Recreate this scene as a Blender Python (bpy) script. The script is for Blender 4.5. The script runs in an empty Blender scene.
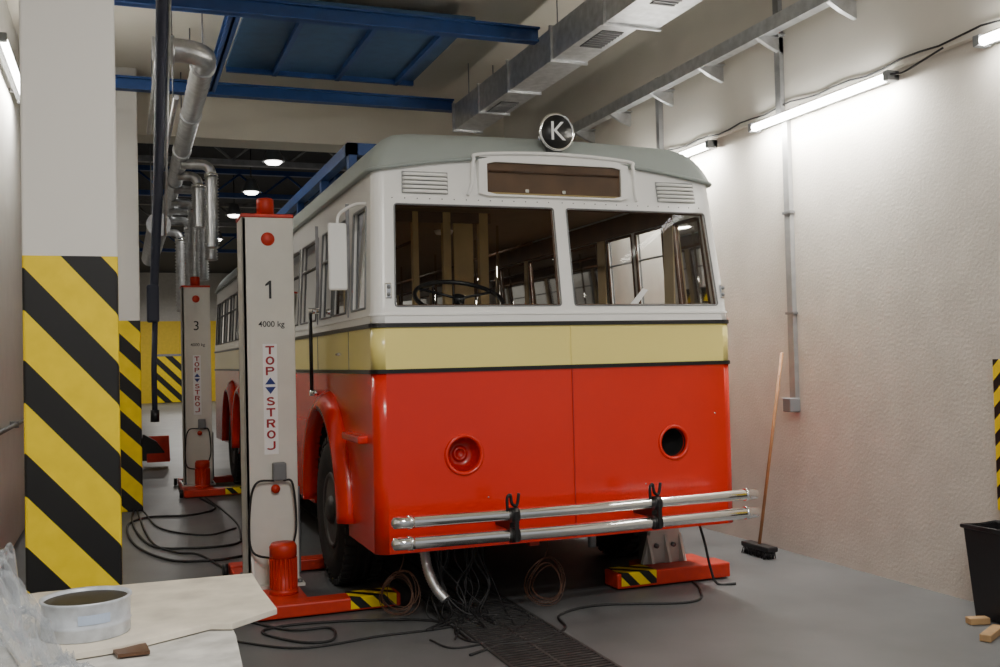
import bpy, bmesh, math, random
from mathutils import Vector, Matrix, noise
random.seed(7)
PI = math.pi
C = bpy.context.scene.collection
# ------------------------------------------------------------------ camera
F = 1005.0
CAM = Vector((0, 0, 1.6))
Yc = Vector((-378, -35, -F)).normalized()
Xc = Vector((2670, 39, -F)).normalized()
Zc = Xc.cross(Yc).normalized()
Xc = Yc.cross(Zc).normalized()
RT = Matrix((Xc, Yc, Zc))            # cam -> world
cd = bpy.data.cameras.new('camera'); cam = bpy.data.objects.new('camera', cd); C.objects.link(cam)
cd.sensor_width = 36; cd.lens = 36 * F / 1000; cd.clip_end = 200; cd.clip_start = .05
cam.matrix_world = Matrix.Translation(CAM) @ RT.to_4x4()
bpy.context.scene.camera = cam
def ray(px, py): return RT @ Vector(((px - 500) / F, -(py - 333.5) / F, -1))
def onZ(px, py, z=0.0):
    r = ray(px, py); return CAM + r * ((z - CAM.z) / r.z)
def onY(px, py, y):
    r = ray(px, py); return CAM + r * (y / r.y)
# ------------------------------------------------------------------ materials
def mat(name, col, rough=.5, metal=0.0, var=0.0, bump=0.0, scale=8.0, emit=None, es=0, coat=0, dirt=None, bscale=4, bdist=.02):
    m = bpy.data.materials.new(name); m.use_nodes = True
    nt = m.node_tree; b = nt.nodes['Principled BSDF']
    b.inputs['Base Color'].default_value = (*col, 1); b.inputs['Roughness'].default_value = rough
    b.inputs['Metallic'].default_value = metal
    if coat: b.inputs['Coat Weight'].default_value = coat; b.inputs['Coat Roughness'].default_value = .12
    if emit: b.inputs['Emission Color'].default_value = (*emit, 1); b.inputs['Emission Strength'].default_value = es
    if var or bump or dirt:
        g = nt.nodes.new('ShaderNodeNewGeometry')
        n = nt.nodes.new('ShaderNodeTexNoise'); n.inputs['Scale'].default_value = scale; n.inputs['Detail'].default_value = 6
        nt.links.new(g.outputs['Position'], n.inputs['Vector'])
        if var or dirt:
            r = nt.nodes.new('ShaderNodeValToRGB')
            r.color_ramp.elements[0].position = .3; r.color_ramp.elements[1].position = .7
            lo = dirt if dirt else tuple(max(0, c * (1 - var)) for c in col)
            r.color_ramp.elements[0].color = (*lo, 1)
            r.color_ramp.elements[1].color = (*[min(1, c * (1 + var * .5)) for c in col], 1)
            nt.links.new(n.outputs['Fac'], r.inputs['Fac']); nt.links.new(r.outputs['Color'], b.inputs['Base Color'])
        if bump:
            n2 = nt.nodes.new('ShaderNodeTexNoise'); n2.inputs['Scale'].default_value = scale * bscale; n2.inputs['Detail'].default_value = 8
            nt.links.new(g.outputs['Position'], n2.inputs['Vector'])
            bp_ = nt.nodes.new('ShaderNodeBump'); bp_.inputs['Strength'].default_value = bump; bp_.inputs['Distance'].default_value = bdist
            nt.links.new(n2.outputs['Fac'], bp_.inputs['Height']); nt.links.new(bp_.outputs['Normal'], b.inputs['Normal'])
    return m
def stripes(name, ax, az, phase, period, duty=.47, yel=(1.0, .74, .0), ztop=None, white=(.78, .765, .73)):
    m = mat(name, yel, .5); nt = m.node_tree; b = nt.nodes['Principled BSDF']
    g = nt.nodes.new('ShaderNodeNewGeometry')
    d = nt.nodes.new('ShaderNodeVectorMath'); d.operation = 'DOT_PRODUCT'; d.inputs[1].default_value = (ax, ax, az)
    nt.links.new(g.outputs['Position'], d.inputs[0])
    def M(op, a, bv):
        n = nt.nodes.new('ShaderNodeMath'); n.operation = op
        nt.links.new(a, n.inputs[0]); n.inputs[1].default_value = bv; return n.outputs[0]
    v = M('SUBTRACT', d.outputs['Value'], phase); v = M('DIVIDE', v, period); v = M('ADD', v, 50.0); v = M('FRACT', v, 0); v = M('LESS_THAN', v, duty)
    ns = nt.nodes.new('ShaderNodeTexNoise'); ns.inputs['Scale'].default_value = 9; ns.inputs['Detail'].default_value = 8
    nt.links.new(g.outputs['Position'], ns.inputs['Vector'])
    yr = nt.nodes.new('ShaderNodeValToRGB'); yr.color_ramp.elements[0].position = .3; yr.color_ramp.elements[1].position = .65
    yr.color_ramp.elements[0].color = (yel[0]*.88, yel[1]*.86, yel[2], 1); yr.color_ramp.elements[1].color = (*yel, 1)
    nt.links.new(ns.outputs['Fac'], yr.inputs['Fac'])
    mx = nt.nodes.new('ShaderNodeMix'); mx.data_type = 'RGBA'
    nt.links.new(v, mx.inputs[0]); nt.links.new(yr.outputs['Color'], mx.inputs[6]); mx.inputs[7].default_value = (.006, .006, .007, 1)
    out = mx.outputs[2]
    if ztop:
        sx = nt.nodes.new('ShaderNodeSeparateXYZ'); nt.links.new(g.outputs['Position'], sx.inputs[0])
        gt = M('GREATER_THAN', sx.outputs['Z'], ztop)
        m2 = nt.nodes.new('ShaderNodeMix'); m2.data_type = 'RGBA'
        nt.links.new(gt, m2.inputs[0]); nt.links.new(out, m2.inputs[6]); m2.inputs[7].default_value = (*white, 1); out = m2.outputs[2]
    nt.links.new(out, b.inputs['Base Color'])
    return m
def glassmat(name, tint=(.95, .96, .955)):
    m = bpy.data.materials.new(name); m.use_nodes = True; nt = m.node_tree; nt.nodes.clear()
    o = nt.nodes.new('ShaderNodeOutputMaterial'); mx = nt.nodes.new('ShaderNodeMixShader')
    t = nt.nodes.new('ShaderNodeBsdfTransparent'); t.inputs[0].default_value = (*tint, 1)
    g = nt.nodes.new('ShaderNodeBsdfGlossy'); g.inputs['Roughness'].default_value = .03
    f = nt.nodes.new('ShaderNodeFresnel'); f.inputs[0].default_value = 1.2
    nt.links.new(f.outputs[0], mx.inputs[0]); nt.links.new(t.outputs[0], mx.inputs[1]); nt.links.new(g.outputs[0], mx.inputs[2]); nt.links.new(mx.outputs[0], o.inputs[0])
    return m
M_ = {}
M_['wall'] = mat('plaster', (.585, .55, .495), .85, var=.08, bump=.42, scale=4, bscale=13, bdist=.006)
M_['wall2'] = mat('smooth_plaster', (.69, .655, .585), .8, var=.06, bump=.1, scale=1.5, bdist=.005)
M_['wall3'] = mat('pale_left_plaster', (.72, .70, .65), .85, var=.05, bump=.1, scale=4, bscale=10, bdist=.004)
M_['ceil'] = mat('ceiling_paint', (.70, .66, .565), .85, var=.06, scale=1.2)
M_['floor'] = mat('concrete_floor', (.135, .14, .145), .42, var=.22, bump=.04, scale=1.6, bdist=.005)
M_['dark'] = mat('dark_hall_ceiling', (.03, .032, .038), .8, var=.2)
M_['farwall'] = mat('far_wall', (.45, .44, .42), .8, var=.1)
M_['yellow'] = mat('yellow_paint', (.75, .52, .03), .6, var=.1)
M_['red'] = mat('red_enamel', (.76, .020, .006), .26, var=.03, coat=.4, scale=2)
M_['reddish'] = mat('red_enamel_shaded', (.46, .008, .005), .35, coat=.3)  # darker red: shade inside the lamp dish put into the colour; also the seam
M_['cream'] = mat('cream_enamel', (1.0, .86, .28), .28, var=.02, coat=.35, scale=2)
M_['white'] = mat('white_enamel', (.98, .98, .96), .25, var=.01, coat=.5, scale=2)
M_['roof'] = mat('grey_green_roof_paint', (.34, .385, .37), .5, var=.06, scale=3)
M_['black'] = mat('black_paint', (.010, .010, .011), .35)
M_['rubber'] = mat('tyre_rubber', (.022, .021, .02), .75, var=.3, scale=20)
M_['cable'] = mat('cable_sheath', (.015, .015, .017), .55)
M_['brown'] = mat('varnished_brown_wood', (.10, .045, .02), .4, var=.4, scale=12)
M_['brown2'] = mat('mid_brown_wood', (.16, .085, .045), .5, var=.3, scale=7)  # paler brown for the blind backing, cornice boards and seats
M_['tan'] = mat('tan_wood', (.56, .40, .17), .45, var=.15, scale=6)
M_['inner'] = mat('interior_lining', (.50, .40, .24), .6, var=.05)
M_['liner'] = mat('cabin_ceiling_board', (.22, .16, .10), .6, var=.15)
M_['chrome'] = mat('polished_steel', (.92, .92, .91), .06, 1.0)
M_['galv'] = mat('galvanised_steel', (.60, .61, .62), .36, .8, var=.2, scale=14)
M_['cond'] = mat('grey_conduit', (.30, .30, .30), .5, .4, var=.15, scale=12)
M_['steel'] = mat('dull_steel', (.25, .25, .26), .5, .8, var=.2, scale=9)
M_['backing'] = mat('vent_backing', (.34, .35, .35), .6)
M_['hub'] = mat('wheel_rim_paint', (.10, .095, .09), .5, .2, var=.35, scale=14)
M_['blue'] = mat('blue_steel_paint', (.014, .055, .21), .45, var=.12)
M_['bluepanel'] = mat('blue_panel', (.04, .10, .21), .5, var=.15)
M_['liftwhite'] = mat('lift_grey_white_paint', (.78, .76, .70), .4, var=.05, scale=6)
M_['liftred'] = mat('lift_red_paint', (.62, .034, .012), .45, var=.15, scale=12)
M_['sticker'] = mat('sticker_white', (1, 1, 1), .35)
M_['inkred'] = mat('dark_red_ink', (.36, .010, .02), .5)
M_['inkblue'] = mat('blue_ink', (.012, .03, .22), .5)
M_['palelabel'] = mat('pale_blue_print', (.45, .54, .70), .5)
M_['navy'] = mat('navy_hose', (.02, .025, .05), .6)
M_['ply'] = mat('plywood', (.76, .70, .59), .7, var=.22, scale=7, bump=.08)
M_['ply2'] = mat('painted_board', (.64, .63, .60), .7, var=.36, scale=9)
M_['wood'] = mat('pine_wood', (.42, .26, .12), .6, var=.25, scale=10)
M_['broomwood'] = mat('broom_handle_wood', (.36, .17, .07), .5, var=.2)
M_['plastic'] = mat('black_plastic', (.014, .014, .016), .4)
M_['greyplastic'] = mat('grey_plastic', (.2, .21, .22), .5)
M_['wire'] = mat('brown_wire', (.10, .04, .02), .5)
M_['tin'] = mat('white_tin', (.66, .71, .78), .35, .15, dirt=(.42, .45, .50), scale=22)
M_['sludge'] = mat('dark_sludge', (.02, .016, .013), .45, var=.5, scale=40)
M_['emit'] = mat('lamp_tube', (1, 1, 1), .5, emit=(1, .98, .92), es=30)
M_['emitp'] = mat('pendant_lamp', (1, 1, 1), .5, emit=(1, .95, .88), es=12)
M_['glass'] = glassmat('window_glass')
M_['pill1'] = stripes('pillar_stripes', 1.12, 1, 1.985, .43, duty=.46, ztop=2.135)
M_['pill2'] = stripes('pillar_stripes_far', 1, 1, 1.30, .43, ztop=2.135)
M_['haz'] = stripes('hazard_tape', 1, 1, 0, .16)
M_['hazwall'] = stripes('hazard_far', 1, 1, 0, .7)
M_['grate'] = mat('steel_grating', (.09, .09, .092), .5, .6, var=.3, scale=15)
M_['void_shade'] = mat('void_shade_black', (.004, .004, .004), .9)  # near-black colour stands in for shade under the grating and inside the lamp hole
def film():
    m = bpy.data.materials.new('clear_film'); m.use_nodes = True; nt = m.node_tree; nt.nodes.clear()
    o = nt.nodes.new('ShaderNodeOutputMaterial'); mx = nt.nodes.new('ShaderNodeMixShader')
    lw = nt.nodes.new('ShaderNodeLayerWeight'); lw.inputs[0].default_value = .35
    mr = nt.nodes.new('ShaderNodeMapRange'); mr.inputs[3].default_value = .08; mr.inputs[4].default_value = .65
    nt.links.new(lw.outputs['Facing'], mr.inputs[0]); nt.links.new(mr.outputs[0], mx.inputs[0])
    t = nt.nodes.new('ShaderNodeBsdfTransparent'); t.inputs[0].default_value = (.95, .96, .97, 1)
    p = nt.nodes.new('ShaderNodeBsdfPrincipled'); p.inputs['Base Color'].default_value = (.60, .63, .67, 1); p.inputs['Roughness'].default_value = .06
    nt.links.new(t.outputs[0], mx.inputs[1]); nt.links.new(p.outputs[0], mx.inputs[2]); nt.links.new(mx.outputs[0], o.inputs[0]); return m
M_['film'] = film()
# ------------------------------------------------------------------ mesh helpers
def BM(): return bmesh.new()
def box(bm, x0, x1, y0, y1, z0, z1, mx=None):
    co = [(x0,y0,z0),(x1,y0,z0),(x1,y1,z0),(x0,y1,z0),(x0,y0,z1),(x1,y0,z1),(x1,y1,z1),(x0,y1,z1)]
    v = [bm.verts.new(mx @ Vector(c) if mx else c) for c in co]
    for f in ((0,3,2,1),(4,5,6,7),(0,1,5,4),(1,2,6,5),(2,3,7,6),(3,0,4,7)): bm.faces.new([v[i] for i in f])
    return bm
def prism(bm, pts, vec):
    a = [bm.verts.new(p) for p in pts]; b = [bm.verts.new(Vector(p) + Vector(vec)) for p in pts]; n = len(a)
    bm.faces.new(a[::-1]); bm.faces.new(b)
    for i in range(n): bm.faces.new([a[i], a[(i+1) % n], b[(i+1) % n], b[i]])
    return bm
def tube(bm, pts, r, seg=10, closed=False, caps=True):
    pts = [Vector(p) for p in pts]; n = len(pts); rs = r if isinstance(r, (list, tuple)) else [r] * n
    rings = []; prev = None
    for i, p in enumerate(pts):
        if closed: t = pts[(i+1) % n] - pts[i-1]
        else: t = pts[min(i+1, n-1)] - pts[max(i-1, 0)]
        if t.length < 1e-9: t = Vector((0,0,1))
        t.normalize()
        if prev is None:
            a = Vector((0,0,1)) if abs(t.z) < .9 else Vector((1,0,0))
            u = t.cross(a).normalized()
        else:
            u = prev - t * prev.dot(t)
            u = u.normalized() if u.length > 1e-6 else t.orthogonal().normalized()
        prev = u; w = t.cross(u)
        rings.append([bm.verts.new(p + (u * math.cos(2*PI*k/seg) + w * math.sin(2*PI*k/seg)) * rs[i]) for k in range(seg)])
    m = n if closed else n - 1
    for i in range(m):
        A, B = rings[i], rings[(i+1) % n]
        for k in range(seg):
            f = bm.faces.new([A[k], A[(k+1) % seg], B[(k+1) % seg], B[k]]); f.smooth = True
    if caps and not closed: bm.faces.new(rings[0][::-1]); bm.faces.new(rings[-1])
    return bm
def lathe(bm, prof, center, axis='Z', seg=32, smooth=True):
    c = Vector(center); rings = []
    for r, h in prof:
        ring = []
        for k in range(seg):
            a = 2*PI*k/seg; x, y = r*math.cos(a), r*math.sin(a)
            d = {'Z': (x, y, h), 'X': (h, x, y), 'Y': (x, h, y)}[axis]
            ring.append(bm.verts.new(c + Vector(d)))
        rings.append(ring)
    for A, B in zip(rings, rings[1:]):
        for k in range(seg):
            f = bm.faces.new([A[k], A[(k+1) % seg], B[(k+1) % seg], B[k]]); f.smooth = smooth
    if prof[0][0] > 1e-4: bm.faces.new(rings[0][::-1])
    if prof[-1][0] > 1e-4: bm.faces.new(rings[-1])
    return bm
def ringlathe(bm, prof, center, axis='Y', seg=40):
    c = Vector(center); rings = []
    for r, h in prof:
        rings.append([bm.verts.new(c + Vector((r*math.cos(2*PI*k/seg), h, r*math.sin(2*PI*k/seg)))) for k in range(seg)])
    for A, B in zip(rings, rings[1:]):
        for k in range(seg):
            f = bm.faces.new([A[k], A[(k+1) % seg], B[(k+1) % seg], B[k]]); f.smooth = True
    return bm
def spline(pts, n=8):
    pts = [Vector(p) for p in pts]; out = []
    P = [pts[0]*2 - pts[1]] + pts + [pts[-1]*2 - pts[-2]]
    for i in range(1, len(P) - 2):
        a, b, c, d = P[i-1:i+3]
        for k in range(n):
            t = k / n
            out.append(.5 * ((2*b) + (c-a)*t + (2*a - 5*b + 4*c - d)*t*t + (3*b - a - 3*c + d)*t**3))
    out.append(pts[-1]); return out
def wloc(o):
    v = Vector((0,0,0))
    while o: v += o.location; o = o.parent
    return v
def obj(name, bm, m, parent=None, bevel=0, solid=0, recalc=True, smooth=False):
    if recalc: bmesh.ops.recalc_face_normals(bm, faces=bm.faces)
    if parent: bm.transform(Matrix.Translation(-wloc(parent)))
    if smooth:
        for f in bm.faces: f.smooth = True
    me = bpy.data.meshes.new(name); bm.to_mesh(me); bm.free(); me.materials.append(m)
    o = bpy.data.objects.new(name, me); C.objects.link(o)
    if parent: o.parent = parent
    if solid:
        s = o.modifiers.new('solid', 'SOLIDIFY'); s.thickness = solid; s.offset = -1
    if bevel:
        b = o.modifiers.new('bevel', 'BEVEL'); b.width = bevel; b.segments = 2; b.limit_method = 'ANGLE'
    return o
def thing(name, label, cat, loc, group=None):
    o = bpy.data.objects.new(name, None); o.empty_display_size = .2; C.objects.link(o); o.location = loc
    o['label'] = label; o['category'] = cat
    if group: o['group'] = group
    return o
def tag(o, label, cat, group=None, kind=None):
    o['label'] = label; o['category'] = cat
    if group: o['group'] = group
    if kind: o['kind'] = kind
    return o
def struct(name, bm, m):
    o = obj(name, bm, m); o['kind'] = 'structure'; return o
def part(name, m, parent, fn, *a, bevel=0, **k):
    bm = BM(); fn(bm, *a, **k); return obj(name, bm, m, parent, bevel=bevel)
def text_bm(s, size, ext=.001, bold=0):
    cu = bpy.data.curves.new('t', 'FONT'); cu.body = s; cu.size = size; cu.extrude = ext; cu.align_x = 'CENTER'; cu.align_y = 'CENTER'; cu.offset = bold*size
    o = bpy.data.objects.new('t', cu); C.objects.link(o); bpy.context.view_layer.update()
    me = bpy.data.meshes.new_from_object(o.evaluated_get(bpy.context.evaluated_depsgraph_get()))
    bm = BM(); bm.from_mesh(me); bpy.data.objects.remove(o); bpy.data.curves.remove(cu); bpy.data.meshes.remove(me)
    bm.transform(Matrix.Rotation(PI/2, 4, 'X')); return bm
def text(s, size, loc, m, parent, name='lettering', bold=0, sx=1):
    bm = text_bm(s, size, bold=bold); bm.transform(Matrix.Translation(loc) @ Matrix.Diagonal((sx, 1, 1, 1))); return obj(name, bm, m, parent, recalc=False)
# bold sans capitals drawn as closed outlines in a unit box (x 0..1, z 0..1); counters as separate strips
def block_letter(ch, c, w, h):
    t = .24; bm = BM(); vert = lambda x, z: (c[0] + (x-.5)*w, c[1], c[2] + (z-.5)*h)
    def poly(P): prism(bm, [vert(*p) for p in P], (0, -.001, 0))
    def band(O, I):                     # ring between two matching outlines (open list = arc band)
        a = [bm.verts.new(vert(*p)) for p in O]; b = [bm.verts.new(vert(*p)) for p in I]
        for i in range(len(a)-1): bm.faces.new([a[i], a[i+1], b[i+1], b[i]])
    def arc(cx, cz, rx, rz, a0_, a1_, n=14): return [(cx + rx*math.cos(math.radians(a0_+(a1_-a0_)*k/n)), cz + rz*math.sin(math.radians(a0_+(a1_-a0_)*k/n))) for k in range(n+1)]
    s = .19
    if ch == 'T': poly([(0, 1), (0, 1-s), (.5-t/2, 1-s), (.5-t/2, 0), (.5+t/2, 0), (.5+t/2, 1-s), (1, 1-s), (1, 1)])
    elif ch == 'O': band(arc(.5, .5, .5, .5, 0, 360, 32), arc(.5, .5, .5-t, .5-s, 0, 360, 32))
    elif ch in 'PR':
        band([(0, 0), (0, 1), (.55, 1)] + arc(.62, .71, .36, .29, 90, -90) + [(.55, .42), (t, .42)], [(t, 0), (t, 1-s), (.55, 1-s)] + arc(.62, .71, .36-t, .29-s+.02, 90, -90) + [(.55, .42+s-.02), (t, .42+s-.02)])
        if ch == 'R': poly([(.42, .45), (.72, .45), (1, 0), (.70, 0)])
    elif ch == 'S':
        O = arc(.5, .72, .46, .28, 20, 200) + [(.25, .46)] + arc(.5, .28, .46, .28, 60, -160)
        I = arc(.5, .72, .46-t, .28-s+.02, 20, 200) + [(.33, .62)] + arc(.5, .28, .46-t, .28-s+.02, 60, -160)
        N = 16; ctr = [(.80, .78), (.70, .88), (.50, .91), (.27, .85), (.17, .72), (.28, .60), (.5, .53), (.73, .44), (.86, .29), (.74, .14), (.5, .09), (.26, .12), (.14, .24)]
        P = spline([Vector((x, 0, z)) for x, z in ctr], 5); A, B = [], []
        for i, p in enumerate(P):
            d = (P[min(i+1, len(P)-1)] - P[max(i-1, 0)]).normalized(); nx, nz = -d.z, d.x
            A.append((p.x + nx*.12, p.z + nz*.095)); B.append((p.x - nx*.12, p.z - nz*.095))
        band(A, B)
    elif ch == 'J':
        band([(.72-.0, 1), (.72, .33)] + arc(.40, .30, .32, .14, 0, -150)[0:], [(.72+t, 1), (.72+t, .33)] + arc(.42, .30, .54, .32, 0, -150)[0:])
    return bm

# ================================================================== SETTING
RW, LW, YB, CZ = 5.0, -.95, 48.0, 5.0
struct('floor', box(BM(), LW-.3, 9, -4, YB+.2, -.1, 0), M_['floor'])
struct('wall_right', box(BM(), RW, RW+.3, -1.5, YB, 0, 6), M_['wall'])
struct('trim_1', box(BM(), RW-.05, RW, -1.5, 13.2, 3.52, CZ), M_['wall2'])
struct('wall_left', box(BM(), LW-.3, LW, 1.0, YB, 0, 6), M_['wall3'])
struct('wall_back', box(BM(), LW, RW, YB, YB+.2, 3.7, 6), M_['farwall'])
struct('trim_3', box(BM(), LW, RW, YB, YB+.2, 0, 3.7), M_['yellow'])
struct('ceiling', box(BM(), LW-.3, RW+.3, -1.5, 13.0, CZ, CZ+.2), M_['ceil'])
struct('trim_2', box(BM(), LW, RW, 12.8, 13.3, 4.42, CZ), M_['ceil'])
struct('ceiling_hall', box(BM(), LW-.3, RW+.3, 13.0, YB+.2, 5.9, 6.1), M_['dark'])

dr = thing('striped_door', 'far yellow and black striped roller door at the end of the hall', 'door', (1.6, YB-.1, 0))
part('door_leaf', M_['hazwall'], dr, box, 1.4, 3.0, YB-.12, YB-.02, 0.02, 2.1)
part('door_frame', M_['steel'], dr, box, 1.3, 3.1, YB-.14, YB-.02, 2.1, 2.2)

def pillar(x0, x1, y0, y1, m, label):
    o = obj('pillar', box(BM(), x0, x1, y0, y1, 0, CZ), m, bevel=.012); return tag(o, label, 'pillar')
pillar(-.428, -.012, 5.12, 5.6, M_['pill1'], 'large white pillar with wide yellow and black stripes, beside the table')
pillar(-.3, .2, 12.0, 12.5, M_['pill2'], 'farther white pillar with striped base, half hidden behind the nearest pillar')

def ibeam(bm, axis, a0, a1, c, z0, z1, w):
    for (q0, q1, za, zb) in ((-w, w, z0, z0+.02), (-w, w, z1-.02, z1), (-.012, .012, z0, z1)):
        if axis == 'X': box(bm, a0, a1, c+q0, c+q1, za, zb)
        else: box(bm, c+q0, c+q1, a0, a1, za, zb)
    return bm
o = obj('crane_beam', ibeam(BM(), 'X', LW+.01, 3.75, 8.74, 4.60, 4.74, .06), M_['blue']); tag(o, 'nearer blue steel beam crossing under the white ceiling', 'beam')
o = obj('crane_beam', ibeam(BM(), 'X', LW+.01, 3.78, 11.46, 4.60, 4.74, .06), M_['blue']); tag(o, 'farther blue steel beam crossing just before the dark hall', 'beam')
o = obj('crane_beam', ibeam(BM(), 'Y', 8.84, 11.36, .95, 4.61, 4.73, .05), M_['blue']); tag(o, 'blue steel girder joining the two cross beams left of the blue panel', 'beam')
sk = thing('ceiling_panel', 'blue ribbed ceiling panel framed between the blue cross beams', 'panel', (2.1, 10.1, 4.8))
part('sheet', M_['bluepanel'], sk, box, 1.1, 3.2, 8.95, 11.2, 4.84, 4.87)
for x in (1.62, 2.32, 3.0): part('rib', M_['blue'], sk, box, x-.025, x+.025, 8.95, 11.2, 4.79, 4.84)
for y in (9.0, 11.15): part('edge_rail', M_['blue'], sk, box, 1.1, 3.2, y-.025, y+.025, 4.79, 4.84)
for i, x in enumerate((1.15, 3.1)):
    part('hanger', M_['steel'], sk, box, x-.01, x+.01, 10.0, 10.02, 4.87, CZ)

# rectangular duct
dt = thing('air_duct', 'boxy galvanised air duct with flanges hung under the ceiling', 'duct', (3.9, 8.5, 4.3))
part('duct_body', M_['galv'], dt, box, 3.74, 4.08, 7.2, 11.3, 4.34, 4.64)
part('plenum', M_['galv'], dt, box, 3.68, 4.17, 5.2, 7.2, 4.29, 4.69)
for y, x0, x1, z0, z1 in ((5.9, 3.66, 4.19, 4.27, 4.71), (7.2, 3.66, 4.19, 4.27, 4.71), (8.4, 3.72, 4.10, 4.32, 4.66), (9.5, 3.72, 4.10, 4.32, 4.66), (10.4, 3.72, 4.10, 4.32, 4.66), (11.3, 3.72, 4.10, 4.32, 4.66)):
    part('flange', M_['galv'], dt, box, x0, x1, y-.015, y+.015, z0, z1)
for y, z in ((6.25, 4.29), (7.5, 4.34), (9.9, 4.34)):
    x0, x1 = (3.81, 4.01)
    g = part('grille', M_['black'], dt, box, x0, x1, y, y+.45, z-.006, z)
    bm = BM()
    for k in range(8): box(bm, x0, x1, y+.03+k*.055, y+.04+k*.055, z-.014, z-.006)
    obj('grille_slat', bm, M_['steel'], g)
for y in (5.6, 8.3, 10.8):
    for x in (3.76, 4.06): part('hanger_rod', M_['steel'], dt, tube, [(x, y, 4.5), (x, y, CZ)], .006, 6)

# round ducts left
rd = thing('round_duct', 'round galvanised spiral duct with elbow running along the left ceiling', 'duct', (.66, 10, 4.1))
DX = .68
def dz(y): return 4.16-.02*(y-8.6)
pts = [(DX-.42, 8.45, 4.16), (DX-.2, 8.45, 4.16)] + [(DX-.2+.2*math.sin(a), 8.45+.2-.2*math.cos(a), 4.16) for a in [k*PI/12 for k in range(1, 7)]]
ys = 8.72; k = 0; R = [.095]*len(pts)
while ys < 18.5:
    pts.append((DX, ys, dz(ys))); R.append(.092 if k % 4 else .099); ys += .05 if ys < 13 else .15; k += 1
part('duct_pipe', M_['galv'], rd, tube, pts, R, 20)
part('end_flange', M_['galv'], rd, tube, [(DX-.28, 8.45, 4.16), (DX-.25, 8.45, 4.16)], .115, 20)
for y in (8.8, 10.4, 12.0, 13.8, 15.8):
    part('collar', M_['galv'], rd, tube, [(DX, y, dz(y)), (DX, y+.05, dz(y))], .108, 20)
    part('hanger', M_['steel'], rd, tube, [(DX, y+.03, dz(y)+.09), (DX, y+.03, 4.995 if y < 13 else 5.88)], .008, 6)
for y, X, L in ((12.3, 1.02, .85), (13.0, .92, .5), (13.9, 1.14, .8), (14.9, .98, 1.0), (15.6, 1.16, .9), (16.5, 1.02, 1.1), (17.8, .95, 1.2)):
    z = dz(y)-.10
    P = [(DX, y, z), (X-.10, y, z)] + [(X-.10+.10*math.sin(a), y, z-.10+.10*math.cos(a)) for a in [q*PI/10 for q in range(1, 6)]]
    b = part('branch', M_['galv'], rd, tube, P, .060, 16)
    part('band', M_['chrome'], b, tube, [(X, y, z-.10), (X, y, z-.14)], .080, 16)
    n = 44; P = [(X, y, z-.14-L*k/n) for k in range(n+1)]
    part('flexible_hose', M_['galv'], b, tube, P, [.062 + (.026 if k % 2 else 0) for k in range(n+1)], 16)
sd = thing('spiral_duct', 'second ribbed silver duct hanging lower in the hall beside the round duct', 'duct', (.46, 14.5, 3.3))
P = [(.46, 13.5+.06*k, 3.42) for k in range(70)]
part('duct_pipe', M_['galv'], sd, tube, P, [.12 + (.014 if k % 2 else 0) for k in range(70)], 18)
part('mouth', M_['galv'], sd, tube, [(.46, 13.42, 3.42), (.46, 13.5, 3.42)], .15, 20)
for y in (14, 16.5): part('strap', M_['steel'], sd, tube, [(.46, y, 3.53), (.46, y, 5.88)], .01, 6)
for x, z, r, y1, lab in ((.34, 4.42, .025, 12.7, 'upper thin galvanised pipe running back under the ceiling beside the round duct'), (.47, 3.92, .022, 12.7, 'lower thin galvanised pipe running back beneath the round duct')):
    o = thing('pipe_run', lab, 'pipe', (x, 11, z))
    part('pipe', M_['galv'], o, tube, [(x, 9.0, z), (x, 11.0, z), (x, y1, z)], r, 10)
    for y in (9.6, 11.2): part('pipe_clip', M_['steel'], o, tube, [(x, y, z), (x, y, 4.98)], .007, 6)

# navy hanging hose
hh = thing('extraction_hose', 'dark navy hose hanging from the ceiling beside the striped pillars', 'hose', (.27, 8.2, 1.2))
tx = lambda px, py: onY(px, py, 8.2)
part('hose', M_['navy'], hh, tube, spline([tx(163, -50), tx(161, 60), tx(159, 150), tx(156, 240), tx(154, 290)]), [.050 - .0006*k for k in range(33)], 12)
part('track', M_['galv'], hh, tube, [tx(171, -50), tx(165, 235)], .011, 8)
part('hanger', M_['steel'], hh, box, .2, .36, 8.15, 8.25, 4.6, 4.99)
part('nozzle', M_['navy'], hh, box, .185, .275, 8.155, 8.245, 1.95, 2.24, bevel=.015)
part('drop_hose', M_['navy'], hh, tube, [tx(155, 322), tx(154, 370), tx(155, 418)], .022, 10)
part('end_fitting', M_['black'], hh, tube, [tx(155, 410), tx(155, 422)], .034, 10)

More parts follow.
